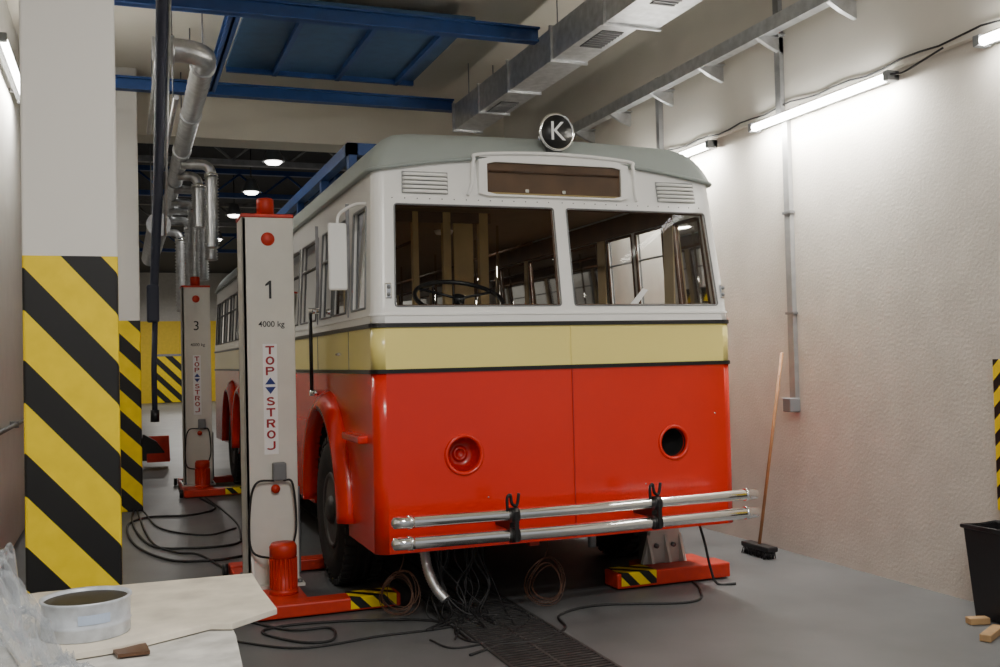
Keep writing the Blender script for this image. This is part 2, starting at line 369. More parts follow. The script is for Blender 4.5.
# hall trusses and pendants
for k, y in enumerate((15.0, 18.0, 21.5, 26.0, 32.0)):
    bm = BM(); box(bm, LW+.01, RW-.01, y-.06, y+.06, 5.1, 5.2); box(bm, LW+.01, RW-.01, y-.06, y+.06, 5.6, 5.7)
    x = LW+.3
    s = 0
    while x < RW-.6:
        tube(bm, [(x, y, 5.2 if s else 5.6), (x+.5, y, 5.6 if s else 5.2)], .025, 6); s = 1-s; x += .5
    o = obj('roof_truss', bm, M_['blue'] if k % 2 == 0 else M_['steel'])
    tag(o, ['first', 'second', 'third', 'fourth', 'fifth'][k] + ' lattice roof truss beyond the white lintel, counted from the bus front', 'truss')
for k, y in enumerate((16.5, 19.5, 22.6, 27.0)):
    p = thing('pendant_lamp', ['nearest and largest', 'second nearest', 'third nearest', 'farthest and smallest'][k] + ' glowing pendant lamp in the dark hall above the bus', 'lamp', (2.35, y, 4.85), 'pendant lamps in the hall')
    part('shade', M_['greyplastic'], p, lathe, [(.03, .3), (.08, .28), (.17, .06), (.19, .03)], (2.35, y, 4.87), 'Z', 20)
    part('bulb', M_['emitp'], p, lathe, [(.001, -.03), (.10, -.02), (.15, .03), (.001, .04)], (2.35, y, 4.88), 'Z', 20)
    part('cord', M_['cable'], p, tube, [(2.35, y, 5.15), (2.35, y, 5.89)], .012, 6)

# wall lamps
def wall_lamp(xw, s, y0, y1, z, label, power=105):
    t = thing('fluorescent_lamp', label, 'lamp', (xw, (y0+y1)/2, z), 'fluorescent wall lamps')
    a, b = sorted((xw + s*.045, xw + s*.09))
    part('housing', M_['greyplastic'], t, box, a, b, y0, y1, z-.02, z+.04, bevel=.006)
    for y in (y0+.3, y1-.34): part('wall_clip', M_['steel'], t, box, min(xw, xw+s*.05), max(xw, xw+s*.05), y, y+.04, z, z+.03)
    part('tube', M_['emit'], t, tube, [(xw+s*.115, y0+.05, z), (xw+s*.115, y1-.05, z)], .03, 10)
    for y in (y0, y1-.05): part('end_cap', M_['greyplastic'], t, box, min(xw+s*.045, xw+s*.145), max(xw+s*.045, xw+s*.145), y, y+.05, z-.03, z+.04, bevel=.006)
    L = bpy.data.lights.new('tube_light', 'AREA'); L.shape = 'RECTANGLE'; L.size = y1-y0-.1; L.size_y = .06; L.energy = power; L.color = (1, .97, .90)
    lo = bpy.data.objects.new('tube_light', L); C.objects.link(lo); lo.parent = t
    lo.location = Vector((xw+s*.16, (y0+y1)/2, z-.035)) - t.location
    d = Vector((-s*.75, 0, -1)).normalized()
    zc = -d; xc = Vector((0, 1, 0)); yc = zc.cross(xc)
    lo.rotation_euler = Matrix((xc, yc, zc)).transposed().to_euler()
wall_lamp(RW, -1, 5.36, 6.98, 3.45, 'bright fluorescent lamp on the right wall above the broom')
wall_lamp(RW, -1, 7.58, 9.2, 3.45, 'fluorescent wall lamp partly hidden behind the bus roof', 85)
wall_lamp(RW, -1, 3.05, 4.64, 3.45, 'fluorescent wall lamp cut off by the right photo edge', 18)
wall_lamp(LW, 1, 8.6, 10.6, 4.2, 'bright fluorescent lamp on the left wall behind the nearest pillar', 60)

# rail along wall
rl = thing('support_rail', 'galvanised bracket rail running along the upper right wall', 'rail', (4.8, 8, 4.1))
bm = BM(); box(bm, 4.66, 4.84, 5.6, 12.4, 4.10, 4.112); box(bm, 4.655, 4.667, 5.6, 12.4, 4.05, 4.16); box(bm, 4.83, 4.842, 5.6, 12.4, 4.11, 4.16)
obj('channel', bm, M_['galv'], rl)
for k in range(8):
    y = 5.75 + k*.85
    bm = BM(); prism(bm, [(4.67, y, 4.10), (4.95, y, 4.10), (4.95, y, 3.97), (4.82, y, 4.02)], (0, .04, 0)); box(bm, 4.66, 4.95, y-.03, y+.07, 4.112, 4.122)
    obj('bracket', bm, M_['galv'], rl)
cn = thing('conduit', 'tall galvanised conduit running down the right wall beside the broom', 'conduit', (4.97, 6.64, 1.18))
part('pipe', M_['cond'], cn, box, 4.958, 4.998, 6.60, 6.67, 1.2, 3.515)
part('upper_pipe', M_['cond'], cn, box, 4.908, 4.948, 6.60, 6.67, 3.50, 4.6)
part('socket_box', M_['greyplastic'], cn, box, 4.9, 4.998, 6.59, 6.69, 1.13, 1.24, bevel=.008)
for z in (1.9, 2.7): part('clip', M_['steel'], cn, box, 4.952, 4.999, 6.585, 6.69, z, z+.02)
o = obj('conduit', box(BM(), 4.90, 4.949, 8.5, 8.56, 3.55, 4.3), M_['cond']); tag(o, 'short galvanised post on the upper wall just behind the bus roof sign', 'conduit')
pts = []
for k in range(60):
    y = 2.6 + k*.17; pts.append((4.93, y, 3.545 + .012*math.sin(k*1.7) + .008*math.sin(k*.6)))
o = obj('power_cable', tube(BM(), pts, .007, 6), M_['cable']); tag(o, 'thin black cable running along the ledge above the wall lamps', 'cable')
o = obj('power_cable', tube(BM(), spline([(4.88, 5.36, 3.46), (4.88, 5.25, 3.44), (4.91, 5.1, 3.48), (4.935, 4.95, 3.52)]), .007, 6), M_['cable']); tag(o, 'short looping cable feeding the near end of the bright wall lamp', 'cable')

lp = thing('wall_pipe', 'thin grey pipe fixed low along the left wall edge', 'pipe', (LW+.05, 9, 1.1))
part('pipe', M_['steel'], lp, tube, [(LW+.05, 7.5, 1.12), (LW+.05, 11.5, 1.12)], .02, 8)
for y in (8.4, 10): part('clip', M_['steel'], lp, box, LW, LW+.075, y, y+.03, 1.09, 1.15)

# floor grating
gr = thing('floor_grating', 'long steel floor grating running under the bus', 'grating', (2.1, 6.5, 0))
part('void_shade', M_['void_shade'], gr, box, 1.88, 2.37, 3.9, 12, .001, .004)  # dark plate lying on the floor, painted as the shaded depth below the bars
bm = BM()
for x in (1.86, 2.36, 2.11): box(bm, x, x+.018, 3.9, 12, .001, .010)
obj('frame', bm, M_['grate'], gr)
bm = BM(); y = 3.92
while y < 12: box(bm, 1.88, 2.37, y, y+.020, .002, .009); y += .042
obj('bars', bm, M_['grate'], gr)

# ================================================================== BUS
BX, W, Y0, DL, r_, v_ = 2.66, 1.255, 5.86, 11.0, .075, .025
a0 = W-r_; a1 = a0 + r_*PI/2; Ls = DL-2*r_-v_; a2 = a1+Ls; a3 = a2+r_*PI/2; a4 = a3+W-r_
ZB, ZL, ZU, ZE = .45, 1.545, 1.82, 2.80
def plan(u):
    if u <= a0: return u, v_*(u/W), 0, -1
    if u <= a1:
        a = (u-a0)/r_; return W-r_+r_*math.sin(a), v_*(a0/W)+(v_*(1-a0/W))*(a/(PI/2)) + r_-r_*math.cos(a), math.sin(a), -math.cos(a)
    if u <= a2: return W, v_+r_+(u-a1), 1, 0
    if u <= a3:
        a = (u-a2)/r_; return W-r_+r_*math.cos(a), DL-r_+r_*math.sin(a), math.cos(a), math.sin(a)
    return W-r_-(u-a3), DL, 0, 1
def bp(u, z, side, off=0):
    x, y, nx, ny = plan(u); e = max(0, z-ZU)
    fade = max(0, 1-y/.9)
    x = x + nx*off; y = y + ny*off
    x *= 1 - e*.055/W; y += e*.15*fade
    return Vector((BX+side*x, Y0+y, z))
def uY(Y): return a1 + (Y-Y0-r_-v_)
def eave(u):
    x = plan(u)[0]
    return ZE + .12*(1-(x/W)**2) if u <= a1 else ZE
bus = thing('trolleybus', 'vintage red, cream and white trolleybus with grey roof, raised on column lifts', 'bus', (BX, Y0+DL/2, 0))
WH = (7.32, 12.75, 14.15)
AR, AH = .64, .76
def zbot(u):
    if a1 < u < a2:
        y = Y0 + v_ + r_ + (u-a1)
        for w in WH:
            d = abs(y-w)/AR
            if d < 1: return max(ZB, .5 + AH*math.sqrt(1-d*d))
    return ZB
arc = [a0 + (a1-a0)*k/8 for k in range(9)]; arc2 = [a2 + (a3-a2)*k/6 for k in range(7)]
def shell(name, m, us, rows, openings=(), top=None, bot=None, off=0, thick=.03):
    us = sorted(set(round(x, 4) for x in us)); bm = BM()
    for side in (1, -1):
        G = []
        for u in us:
            col = []
            for i, z in enumerate(rows):
                if bot: z = max(z, bot(u))
                if top and i == len(rows)-1: z = top(u)
                col.append(bm.verts.new(bp(u, z, side, off)))
            G.append(col)
        for i in range(len(us)-1):
            for j in range(len(rows)-1):
                uc = (us[i]+us[i+1])/2; zc = (rows[j]+rows[j+1])/2
                if any(s == side and u0 < uc < u1 and z0 < zc < z1 for s, u0, u1, z0, z1 in openings): continue
                q = [G[i][j], G[i+1][j], G[i+1][j+1], G[i][j+1]]
                if side < 0: q = q[::-1]
                f = bm.faces.new(q); f.smooth = False
    bmesh.ops.remove_doubles(bm, verts=bm.verts, dist=.0006)
    bmesh.ops.dissolve_degenerate(bm, edges=bm.edges, dist=.0006)
    for f in bm.faces:
        c = f.calc_center_median()
        if abs(abs(c.x-BX)-W) < .075 and (c.y < Y0+.14 or c.y > Y0+DL-.1): f.smooth = True
    return obj(name, bm, m, bus, solid=thick, recalc=False)
base_u = [0, .3, .6, .9] + arc + arc2 + [a3+.4, a3+.8, a4]
HL = ((-1, .70, .106), (1, .77, .096)); HZ = 1.02; HO = .16
ops = [(s, c-HO, c+HO, HZ-HO, HZ+HO) for s, c, r in HL]
us = base_u + [c+d for _, c, r in HL for d in (-HO, HO)]
for w in WH: us += [uY(w + AR*math.sin(PI*k/32)) for k in range(-16, 17)]
shell('lower_panel', M_['red'], us, [ZB, HZ-HO, HZ+HO, ZL], ops, bot=zbot)
shell('belt_panel', M_['cream'], base_u, [ZL, ZU])
SW = [(6.07, 6.48), (6.66, 7.10), (7.16, 7.60), (7.78, 8.50), (8.62, 9.34), (9.46, 10.18), (10.30, 11.02), (11.14, 11.86), (11.98, 12.70), (12.82, 13.54), (13.66, 14.38), (14.50, 15.22), (15.34, 16.06), (16.16, 16.6)]
WB, WT = 1.935, 2.575
WF = {-1: (.02, 1.115), 1: (.075, 1.165)}
ops = []
for s in (1, -1):
    ops.append((s, WF[s][0], WF[s][1], WB, WT)); ops.append((s, a3+.08, a4-.06, WB, WT))
    for y0, y1 in SW: ops.append((s, uY(y0), uY(y1), WB, WT))
us = base_u + [.02, .075, 1.115, 1.165, a3+.08, a4-.06] + [uY(y) for p in SW for y in p] + [.2, .45, .75]
shell('upper_panel', M_['white'], us, [ZU, WB, WT, 2.79], ops, top=eave)
def ring_strip(name, m, z0, z1, out):
    us = base_u; bm = BM()
    for side in (1, -1):
        G = [[bm.verts.new(bp(u, z, side, o)) for z, o in ((z0, 0), (z0, out), (z1, out), (z1, 0))] for u in us]
        for A, B in zip(G, G[1:]):
            for k in range(3): bm.faces.new([A[k], B[k], B[k+1], A[k+1]])
    bmesh.ops.remove_doubles(bm, verts=bm.verts, dist=.0004)
    return obj(name, bm, m, bus)
ring_strip('belt_molding', M_['black'], ZL-.014, ZL+.010, .012)
ring_strip('belt_molding', M_['black'], ZU-.012, ZU+.014, .012)
ring_strip('sill_molding', M_['white'], ZU+.06, ZU+.075, .008)
CXS = BX+.035
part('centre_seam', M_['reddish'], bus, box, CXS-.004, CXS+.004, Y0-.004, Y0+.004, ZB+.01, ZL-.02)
part('centre_seam', M_['cream'], bus, box, CXS-.006, CXS+.006, Y0-.006, Y0+.004, ZL+.014, ZU-.014)
# roof
us = sorted(set(base_u + [a1 + Ls*k/24 for k in range(1, 24)] + [.15, .45, .75]))
bm = BM(); ts = [0, .006, .015, .03, .05, .075, .11, .16, .22, .3, .45, .7, 1]
ZC = 3.105
for side in (1, -1):
    G = []
    for u in us:
        e = bp(u, eave(u), side, .034); ze = e.z - .012
        sy = min(max(e.y, Y0+1.25), Y0+DL-1.25); col = []
        for t in ts:
            z = ze + (ZC-ze)*(.86*(1-(1-t)**13) + .14*(1-(1-t)**2.2))
            col.append(bm.verts.new((e.x + (BX-e.x)*t, e.y+(sy-e.y)*t, z)))
        G.append(col)
    for A, B in zip(G, G[1:]):
        for k in range(len(ts)-1):
            q = [A[k], B[k], B[k+1], A[k+1]]
            f = bm.faces.new(q if side > 0 else q[::-1]); f.smooth = True
bmesh.ops.remove_doubles(bm, verts=bm.verts, dist=.0006)
bmesh.ops.dissolve_degenerate(bm, edges=bm.edges, dist=.0006)
obj('roof', bm, M_['roof'], bus, solid=.03, recalc=False)
full = [bp(u, eave(u)-.014, 1, .03) for u in us] + [bp(u, eave(u)-.014, -1, .03) for u in us[::-1]]
part('gutter', M_['roof'], bus, tube, full[:-1], .013, 8, closed=True)
# interior
obj('interior_floor', box(BM(), BX-1.18, BX+1.18, Y0+.15, Y0+DL-.1, .88, .93), M_['brown'], bus)
obj('chassis', box(BM(), BX-.5, BX+.5, Y0+.25, Y0+DL-.3, .50, .62), M_['black'], bus)
obj('underfloor', box(BM(), BX-.62, BX+.62, Y0+.2, Y0+DL-.1, .66, .87), M_['black'], bus)
bm = BM()
for s in (-1, 1):
    box(bm, BX+s*1.16-.02, BX+s*1.16+.02, Y0+.25, Y0+DL-.1, .93, WB-.02)
    for (p, q) in zip(SW, SW[1:]):
        if q[0]-p[1] > .1: box(bm, BX+s*1.18-.006, BX+s*1.18+.006, p[1]+.02, q[0]-.02, WB-.02, 2.74)
obj('inner_lining', bm, M_['inner'], bus)
bm = BM()
for s in (-1, 1): box(bm, BX+s*1.165-.012, BX+s*1.165+.012, 6.5, Y0+DL-.1, WT+.01, 2.74)
obj('cornice_board', bm, M_['brown2'], bus)
obj('ceiling_lining', box(BM(), BX-1.1, BX+1.1, Y0+.4, Y0+DL-.2, 2.74, 2.76), M_['liner'], bus)
obj('dashboard', prism(BM(), [(BX-1.1, 6.02, 1.5), (BX-1.1, 6.4, 1.5), (BX-1.1, 6.36, 1.86), (BX-1.1, 6.04, 1.88)], (2.2, 0, 0)), M_['brown'], bus)
def rrect(u0, u1, z0, z1, c, n=4):
    P = []
    for cu, cz, a_ in ((u1-c, z1-c, 0), (u0+c, z1-c, 1), (u0+c, z0+c, 2), (u1-c, z0+c, 3)):
        for k in range(n+1):
            a = PI/2*(a_ + k/n); P.append((cu+c*math.cos(a), cz+c*math.sin(a)))
    out = []
    for i, p in enumerate(P):
        q = P[(i+1) % len(P)]; out.append(p)
        L = math.hypot(q[0]-p[0], q[1]-p[1])
        for k in range(1, int(L/.15)+1):
            t = k/(int(L/.15)+1); out.append((p[0]+(q[0]-p[0])*t, p[1]+(q[1]-p[1])*t))
    return out
def win(name, side, u0, u1, z0, z1, frame_m, fr=.014, c=.045, transom=None, inner=None, ir=.016):
    f = obj(name, tube(BM(), [bp(u, z, side, .002) for u, z in rrect(u0, u1, z0, z1, c)], fr, 8, closed=True), frame_m, bus)
    bm = BM(); n = max(1, int((u1-u0)/.25)); G = [[bm.verts.new(bp(u0+(u1-u0)*k/n, z, side, -.015)) for z in (z0, z1)] for k in range(n+1)]
    for A, B in zip(G, G[1:]): bm.faces.new([A[0], B[0], B[1], A[1]])
    obj('pane', bm, M_['glass'], f)
    if transom:
        tube_pts = [bp(u0+(u1-u0)*k/4, transom, side, -.005) for k in range(5)]
        obj('transom', tube(BM(), tube_pts, .009, 6), frame_m, f)
    if inner:
        obj('inner_frame', tube(BM(), [bp(u, z, side, -.03) for u, z in rrect(u0+.004, u1-.004, z0+.004, z1-.004, .01)], ir, 8, closed=True), inner, f)
    return f
for s in (-1, 1): win('windshield', s, WF[s][0], WF[s][1], WB, WT, M_['greyplastic'], .005, .018, inner=M_['brown'], ir=.008)
for s in (-1, 1):
    for k, (y0, y1) in enumerate(SW):
        win('side_window', s, uY(y0), uY(y1), WB, WT, M_['greyplastic'] if k < 3 else M_['steel'], .008, .012, transom=None if k == 0 else 2.36, inner=M_['brown'], ir=.012)
    win('rear_window', s, a3+.08, a4-.06, WB, WT, M_['steel'], .01, .02)
# destination box
HS = .016
def frame_prism(outer, inner_, y0, y1):
    bm = BM(); n = len(outer)
    R = [[bm.verts.new((p[0], y, p[1])) for p in L] for y, L in ((y0, outer), (y1, outer), (y1, inner_), (y0, inner_))]
    for k in range(4):
        A, B = R[k], R[(k+1) % 4]
        for i in range(n): bm.faces.new([A[i], A[(i+1) % n], B[(i+1) % n], B[i]])
    return bm
def perim(fn, n=48): return [fn(2*PI*(k+.5)/n) for k in range(n)]
def sq(a, hw, zlo, zhi):
    c, s = math.cos(a), math.sin(a); m = max(abs(c), abs(s)); return (BX + hw*max(-1, min(1, c/m)), (zlo+zhi)/2 + (zhi-zlo)/2*max(-1, min(1, s/m)))
hood = obj('destination_hood', frame_prism(perim(lambda a: sq(a, .53, 2.640, 2.885)), perim(lambda a: sq(a, .475, 2.652, 2.858)), 5.945+HS, 6.08), M_['white'], bus)
part('hood_crown', M_['white'], hood, prism, [(BX-.53, 5.945+HS, 2.885), (BX+.53, 5.945+HS, 2.885), (BX+.49, 5.945+HS, 2.908), (BX, 5.945+HS, 2.918), (BX-.49, 5.945+HS, 2.908)], (0, .12, 0))
part('blind_backing', M_['brown2'], hood, box, BX-.475, BX+.475, 5.965+HS, 5.967+HS, 2.652, 2.858)
part('glass_cover', M_['glass'], hood, box, BX-.475, BX+.475, 5.947+HS, 5.949+HS, 2.652, 2.858)
part('blind_roller', M_['brown'], hood, tube, [(BX-.46, 5.957+HS, 2.80), (BX+.46, 5.957+HS, 2.80)], .007, 8)
part('blind_shelf', M_['tan'], hood, box, BX-.46, BX+.46, 5.955+HS, 5.965+HS, 2.656, 2.665)
for x in (-.2, .06): part('blind_catch', M_['chrome'], hood, box, BX+x-.012, BX+x+.012, 5.952+HS, 5.958+HS, 2.67, 2.69)
bm = tube(BM(), spline([(BX-.60, 5.985, 2.64), (BX-.578, 5.97, 2.72), (BX-.565, 5.96, 2.86), (BX-.51, 5.955, 2.902), (BX, 5.95, 2.925), (BX+.51, 5.955, 2.902), (BX+.565, 5.96, 2.86), (BX+.578, 5.97, 2.72), (BX+.60, 5.985, 2.64)]), .012, 8)
obj('hood_rim', bm, M_['white'], hood)
# louvers
for s, xc in ((-1, .91), (1, .95)):
    bm = BM()
    for k in range(5):
        z = 2.657 + k*.027
        tube(bm, [bp(xc-.145, z, s, .006), bp(xc-.135, z, s, .018), bp(xc, z, s, .020), bp(xc+.135, z, s, .018), bp(xc+.145, z, s, .006)], .0105, 8)
    l = obj('louver', bm, M_['white'], bus)
    bm = BM(); p = [bp(xc-.155, 2.643, s, .003), bp(xc+.155, 2.643, s, .003), bp(xc+.155, 2.785, s, .003), bp(xc-.155, 2.785, s, .003)]
    prism(bm, p, (0, -.002, 0)); obj('louver_backing', bm, M_['backing'], l)
bm = BM()
for s in (-1, 1):
    for k in range(14):
        c = bp(.05+k*.083, 2.612, s, .002); lathe(bm, [(.001, -.004), (.004, -.002), (.004, 0)], c, 'Y', 6)
obj('header_screws', bm, M_['steel'], bus)
# K sign
kx, kz, ky = BX+.01, 3.07, 5.95
ks = part('route_sign', M_['black'], bus, lathe, [(.001, -.012), (.105, -.012), (.112, .03), (.001, .03)], (kx, ky, kz), 'Y', 40)
part('sign_rim', M_['chrome'], ks, tube, [(kx+.115*math.cos(a), ky, kz+.115*math.sin(a)) for a in [2*PI*k/40 for k in range(40)]], .010, 8, closed=True)
text('K', .175, (kx, ky-.016, kz-.002), M_['sticker'], ks)
part('sign_bracket', M_['steel'], ks, box, kx-.05, kx+.05, ky+.03, ky+.2, 2.95, 3.08)
# head lamp openings
for s, c, R0 in HL:
    ctr = bp(c, HZ, s, 0); n = 40; bm = BM(); ri, ro = [], []
    for k in range(n):
        a = 2*PI*k/n; ca, sa = math.cos(a), math.sin(a); m_ = max(abs(ca), abs(sa))
        ri.append(bm.verts.new(bp(c+s*R0*ca, HZ+R0*sa, s, 0))); ro.append(bm.verts.new(bp(c+s*HO*ca/m_, HZ+HO*sa/m_, s, 0)))
    for k in range(n):
        bm.faces.new([ri[k], ri[(k+1) % n], ro[(k+1) % n], ro[k]])
    pt = obj('lamp_surround', bm, M_['red'], bus)
    part('headlamp_ring', M_['red'], pt, ringlathe, [(R0+.022, .003), (R0+.020, -.010), (R0+.012, -.016), (R0+.002, -.012), (R0-.003, .002), (R0-.004, .03)], ctr)
    if s < 0:
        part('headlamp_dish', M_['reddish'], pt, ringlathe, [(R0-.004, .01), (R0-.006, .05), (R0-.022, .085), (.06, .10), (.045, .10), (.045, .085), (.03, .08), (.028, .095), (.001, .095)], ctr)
    else:
        part('headlamp_cavity', M_['void_shade'], pt, ringlathe, [(R0-.004, .004), (R0-.002, .12), (.001, .14)], ctr)
for s, u, z in ((-1, 1.13, .66), (-1, .55, .95-.2), (1, .55, .76), (1, 1.1, 1.2)):
    p = bp(u, z, s, 0); part('panel_screw', M_['chrome'], bus, lathe, [(.001, -.004), (.006, -.002), (.006, 0)], p, 'Y', 8)
for s in (-1, 1):
    pz = 2.03
    p = bp(a0-.02 if s < 0 else a0+.035, pz, s, .006)
    m = part('marker_lamp', M_['chrome'], bus, box, p.x-.022, p.x+.022, p.y-.014, p.y+.02, pz-.05, pz+.05, bevel=.010)
    for dz_ in (-.022, .022): part('lens', M_['greyplastic'], m, lathe, [(.001, -.008), (.012, -.004), (.013, .0)], (p.x, p.y-.013, pz+dz_), 'Y', 14)
# bumper
for z, rr in ((.673, .035), (.553, .037)):
    P = [(BX-1.22, 5.66, z), (BX-1.21, 5.655, z)] + [(BX-1.15+2.32*k/12, 5.60+.045*abs(k-6)/6, z) for k in range(13)] + [(BX+1.245, 5.655, z), (BX+1.255, 5.66, z)]
    R = [rr*.6, rr] + [rr]*13 + [rr, rr*.6]
    b = part('bumper_tube', M_['chrome'], bus, tube, P, R, 24)
    for x in (-1.13, 1.15): part('end_collar', M_['chrome'], b, tube, [(BX+x, 5.644, z), (BX+x+.03, 5.648, z)], rr+.005, 20)
for xb in (2.17, 3.13):
    b = part('bumper_bracket', M_['black'], bus, box, xb-.014, xb+.014, 5.548, 5.565, .52, .70, bevel=.005)
    for z in (.673, .553): part('clamp', M_['black'], b, tube, [(xb-.026, 5.603, z), (xb+.026, 5.603, z)], .045, 16)
    part('arm', M_['black'], b, box, xb-.02, xb+.02, 5.62, 5.92, .58, .64)
    part('hook', M_['black'], b, tube, spline([(xb-.04, 5.6, .70), (xb-.04, 5.6, .775), (xb-.02, 5.6, .79), (xb-.01, 5.6, .74), (xb+.02, 5.6, .73), (xb+.035, 5.6, .80)]), .010, 8)
# fender flares
for s in (-1, 1):
    for w in WH:
        bm = BM(); G = []
        for k in range(-20, 21):
            a = k/20*1.52
            ring = []
            for dr_, of in ((-.0, -.03), (-.0, .085), (.05, .09), (.11, .05), (.15, .0)):
                y = w + (AR+dr_)*math.sin(a); z = max(ZB-.0, .5 + (AH+dr_)*math.cos(a))
                ring.append(bm.verts.new((BX+s*(W+of), y, z)))
            G.append(ring)
        for A, B in zip(G, G[1:]):
            for k in range(4): f = bm.faces.new([A[k], B[k], B[k+1], A[k+1]]); f.smooth = True
        obj('fender', bm, M_['red'], bus, solid=.006)
    for w in WH:
        bm = BM(); G = []
        for k in range(-10, 11):
            a = k/10*1.52
            G.append([bm.verts.new((BX+s*x, w+(AR)*math.sin(a), .5+(AH)*math.cos(a))) for x in (W-.02, .64)])
        for A, B in zip(G, G[1:]): bm.faces.new([A[0], B[0], B[1], A[1]])
        obj('wheel_well', bm, M_['black'], bus)
    part('step_ledge', M_['red'], bus, box, BX+s*(W+.0)-.06, BX+s*W+.06, 6.08, 6.58, 1.10, 1.15, bevel=.012)
    part('side_molding', M_['red'], bus, box, BX+s*W-.02, BX+s*W+.02, 8.15, 11.95, 1.12, 1.15)
# wheels
def wheel(s, w):
    xo, xi = BX+s*(W+.02), BX+s*(W-.30); xm = (xo+xi)/2; h = abs(xo-xi)/2
    R = .525
    prof = [(.25, -h*.75), (.33, -h*.95), (.43, -h), (.485, -h*.85), (R, -h*.6), (R, h*.6), (.485, h*.85), (.43, h), (.33, h*.95), (.25, h*.75), (.25, -h*.75)]
    t = part('tyre', M_['rubber'], bus, lathe, prof, (xm, w, R+.01), 'X', 48)
    bm = BM()
    for k in range(44):
        a = 2*PI*k/44; mx = Matrix.Translation((xm, w, R+.01)) @ Matrix.Rotation(a, 4, 'X')
        box(bm, -h*.86, -h*.42, -.022, .022, R-.03, R+.010, mx); box(bm, h*.42, h*.86, -.022, .022, R-.03, R+.010, mx)
    for dx in (-.035, 0.035): lathe(bm, [(R-.02, dx-.018), (R+.010, dx-.016), (R+.010, dx+.016), (R-.02, dx+.018)], (xm, w, R+.01), 'X', 48)
    obj('tread', bm, M_['rubber'], t)
    o_ = s*h
    rim = part('rim', M_['hub'], t, lathe, [(.275, o_*.80), (.26, o_*.90), (.24, o_*.85), (.22, o_*.3), (.17, o_*.2), (.15, o_*.4), (.11, o_*.45), (.10, o_*.9), (.06, o_*1.05), (.001, o_*1.05)], (xm, w, R+.01), 'X', 32)
    bm = BM()
    for k in range(8):
        a = 2*PI*k/8; tube(bm, [(xm+o_*.15, w+.185*math.cos(a), R+.185*math.sin(a)), (xm+o_*.5, w+.185*math.cos(a), R+.185*math.sin(a))], .018, 6)
    obj('wheel_nuts', bm, M_['steel'], rim)
for s in (-1, 1):
    for w in WH: wheel(s, w)
for w in WH: part('axle', M_['black'], bus, tube, [(BX-.95, w, .5), (BX-.3, w, .44), (BX+.3, w, .44), (BX+.95, w, .5)], .06, 10)
part('tow_coupling', M_['steel'], bus, tube, [(2.86, 5.98, .50), (2.86, 5.98, .36)], .028, 10)
part('tow_bar', M_['steel'], bus, box, 2.7, 2.98, 5.96, 6.0, .44, .475)
part('underrun_bar', M_['liftred'], bus, box, 2.55, 2.62, 6.3, 6.36, .34, .62)
# steering wheel + column
sc = Vector((BX-.53, 6.42, 2.015)); ax = Vector((0, -.5, 1)).normalized(); e1 = Vector((1, 0, 0)); e2 = ax.cross(e1)
sw = part('steering_wheel', M_['black'], bus, tube, [sc + (e1*math.cos(a)+e2*math.sin(a))*.30 for a in [2*PI*k/40 for k in range(40)]], .016, 8, closed=True)
for a in (0.4, 2.5, 4.6): part('spoke', M_['black'], sw, tube, [sc, sc + (e1*math.cos(a)+e2*math.sin(a))*.30], .010, 6)
part('hub', M_['black'], sw, tube, [sc - ax*.03, sc + ax*.02], .04, 14)
part('steering_column', M_['black'], sw, tube, [sc, sc - ax*1.0], .022, 8)
# partition behind driver
pt = obj('cab_partition', box(BM(), BX-1.1, BX+.05, 7.35, 7.39, .93, 1.98), M_['tan'], bus)
for x, w_ in ((-1.08, .03), (-.56, .022), (-.31, .03), (-.01, .035)): part('post', M_['tan'], pt, box, BX+x-w_, BX+x+w_, 7.34, 7.40, 1.95, 2.74)
part('rail', M_['brown2'], pt, box, BX-1.1, BX+.05, 7.345, 7.395, 2.66, 2.74)
part('door_panel', M_['tan'], pt, box, BX-.25, BX-.09, 7.362, 7.378, 1.98, 2.66, bevel=.006)
for y, x in ((8.0, .35), (8.9, -.45), (9.0, .5), (10.2, -.4), (10.3, .5), (11.6, -.45), (11.7, .5)):
    part('grab_pole', M_['chrome'], bus, tube, [(BX+x, y, .93), (BX+x, y, 2.74)], .012, 8)
for s in (-1, 1):
    part('grab_rail', M_['brown'], bus, tube, [(BX+s*.5, 7.6, 2.55), (BX+s*.5, 15.8, 2.55)], .012, 8)
    for y in (8.3, 9.4, 10.5, 11.6, 12.7, 13.8, 14.9):
        st = part('passenger_seat', M_['brown2'], bus, box, BX+s*.75-.38, BX+s*.75+.38, y, y+.42, 1.32, 1.42, bevel=.03)
        part('seat_back', M_['brown2'], st, box, BX+s*.75-.38, BX+s*.75+.38, y+.40, y+.46, 1.40, 1.78, bevel=.02)
        part('seat_base', M_['steel'], st, box, BX+s*.75-.3, BX+s*.75+.3, y+.1, y+.35, .93, 1.32)
st = part('driver_seat', M_['black'], bus, box, BX-.95, BX-.45, 6.9, 7.3, 1.3, 1.42, bevel=.03)
part('seat_pedestal', M_['steel'], st, box, BX-.8, BX-.6, 7.0, 7.2, .93, 1.3)
for y in (8.4, 11.2, 14.4):  # added fill lights with small discs, only there to brighten the cabin
    cl = part('cabin_fill_disc', M_['sticker'], bus, lathe, [(.001, -.04), (.07, -.03), (.09, 0)], (BX, y, 2.74), 'Z', 20)
    L = bpy.data.lights.new('cabin_fill', 'AREA'); L.shape = 'DISK'; L.size = .2; L.energy = 6; L.color = (1, .93, .8)
    lo = bpy.data.objects.new('cabin_fill', L); C.objects.link(lo); lo.parent = cl; lo.location = Vector((BX, y, 2.69)) - wloc(cl)
fo = obj('notice_sheet', prism(BM(), [(BX+.56, 6.16, 1.885), (BX+.62, 6.16, 1.885), (BX+.80, 6.22, 2.06), (BX+.76, 6.22, 2.07)], (0, .003, .003)), M_['sticker'])
tag(fo, 'white paper sheet leaning behind the right windshield of the bus', 'paper')
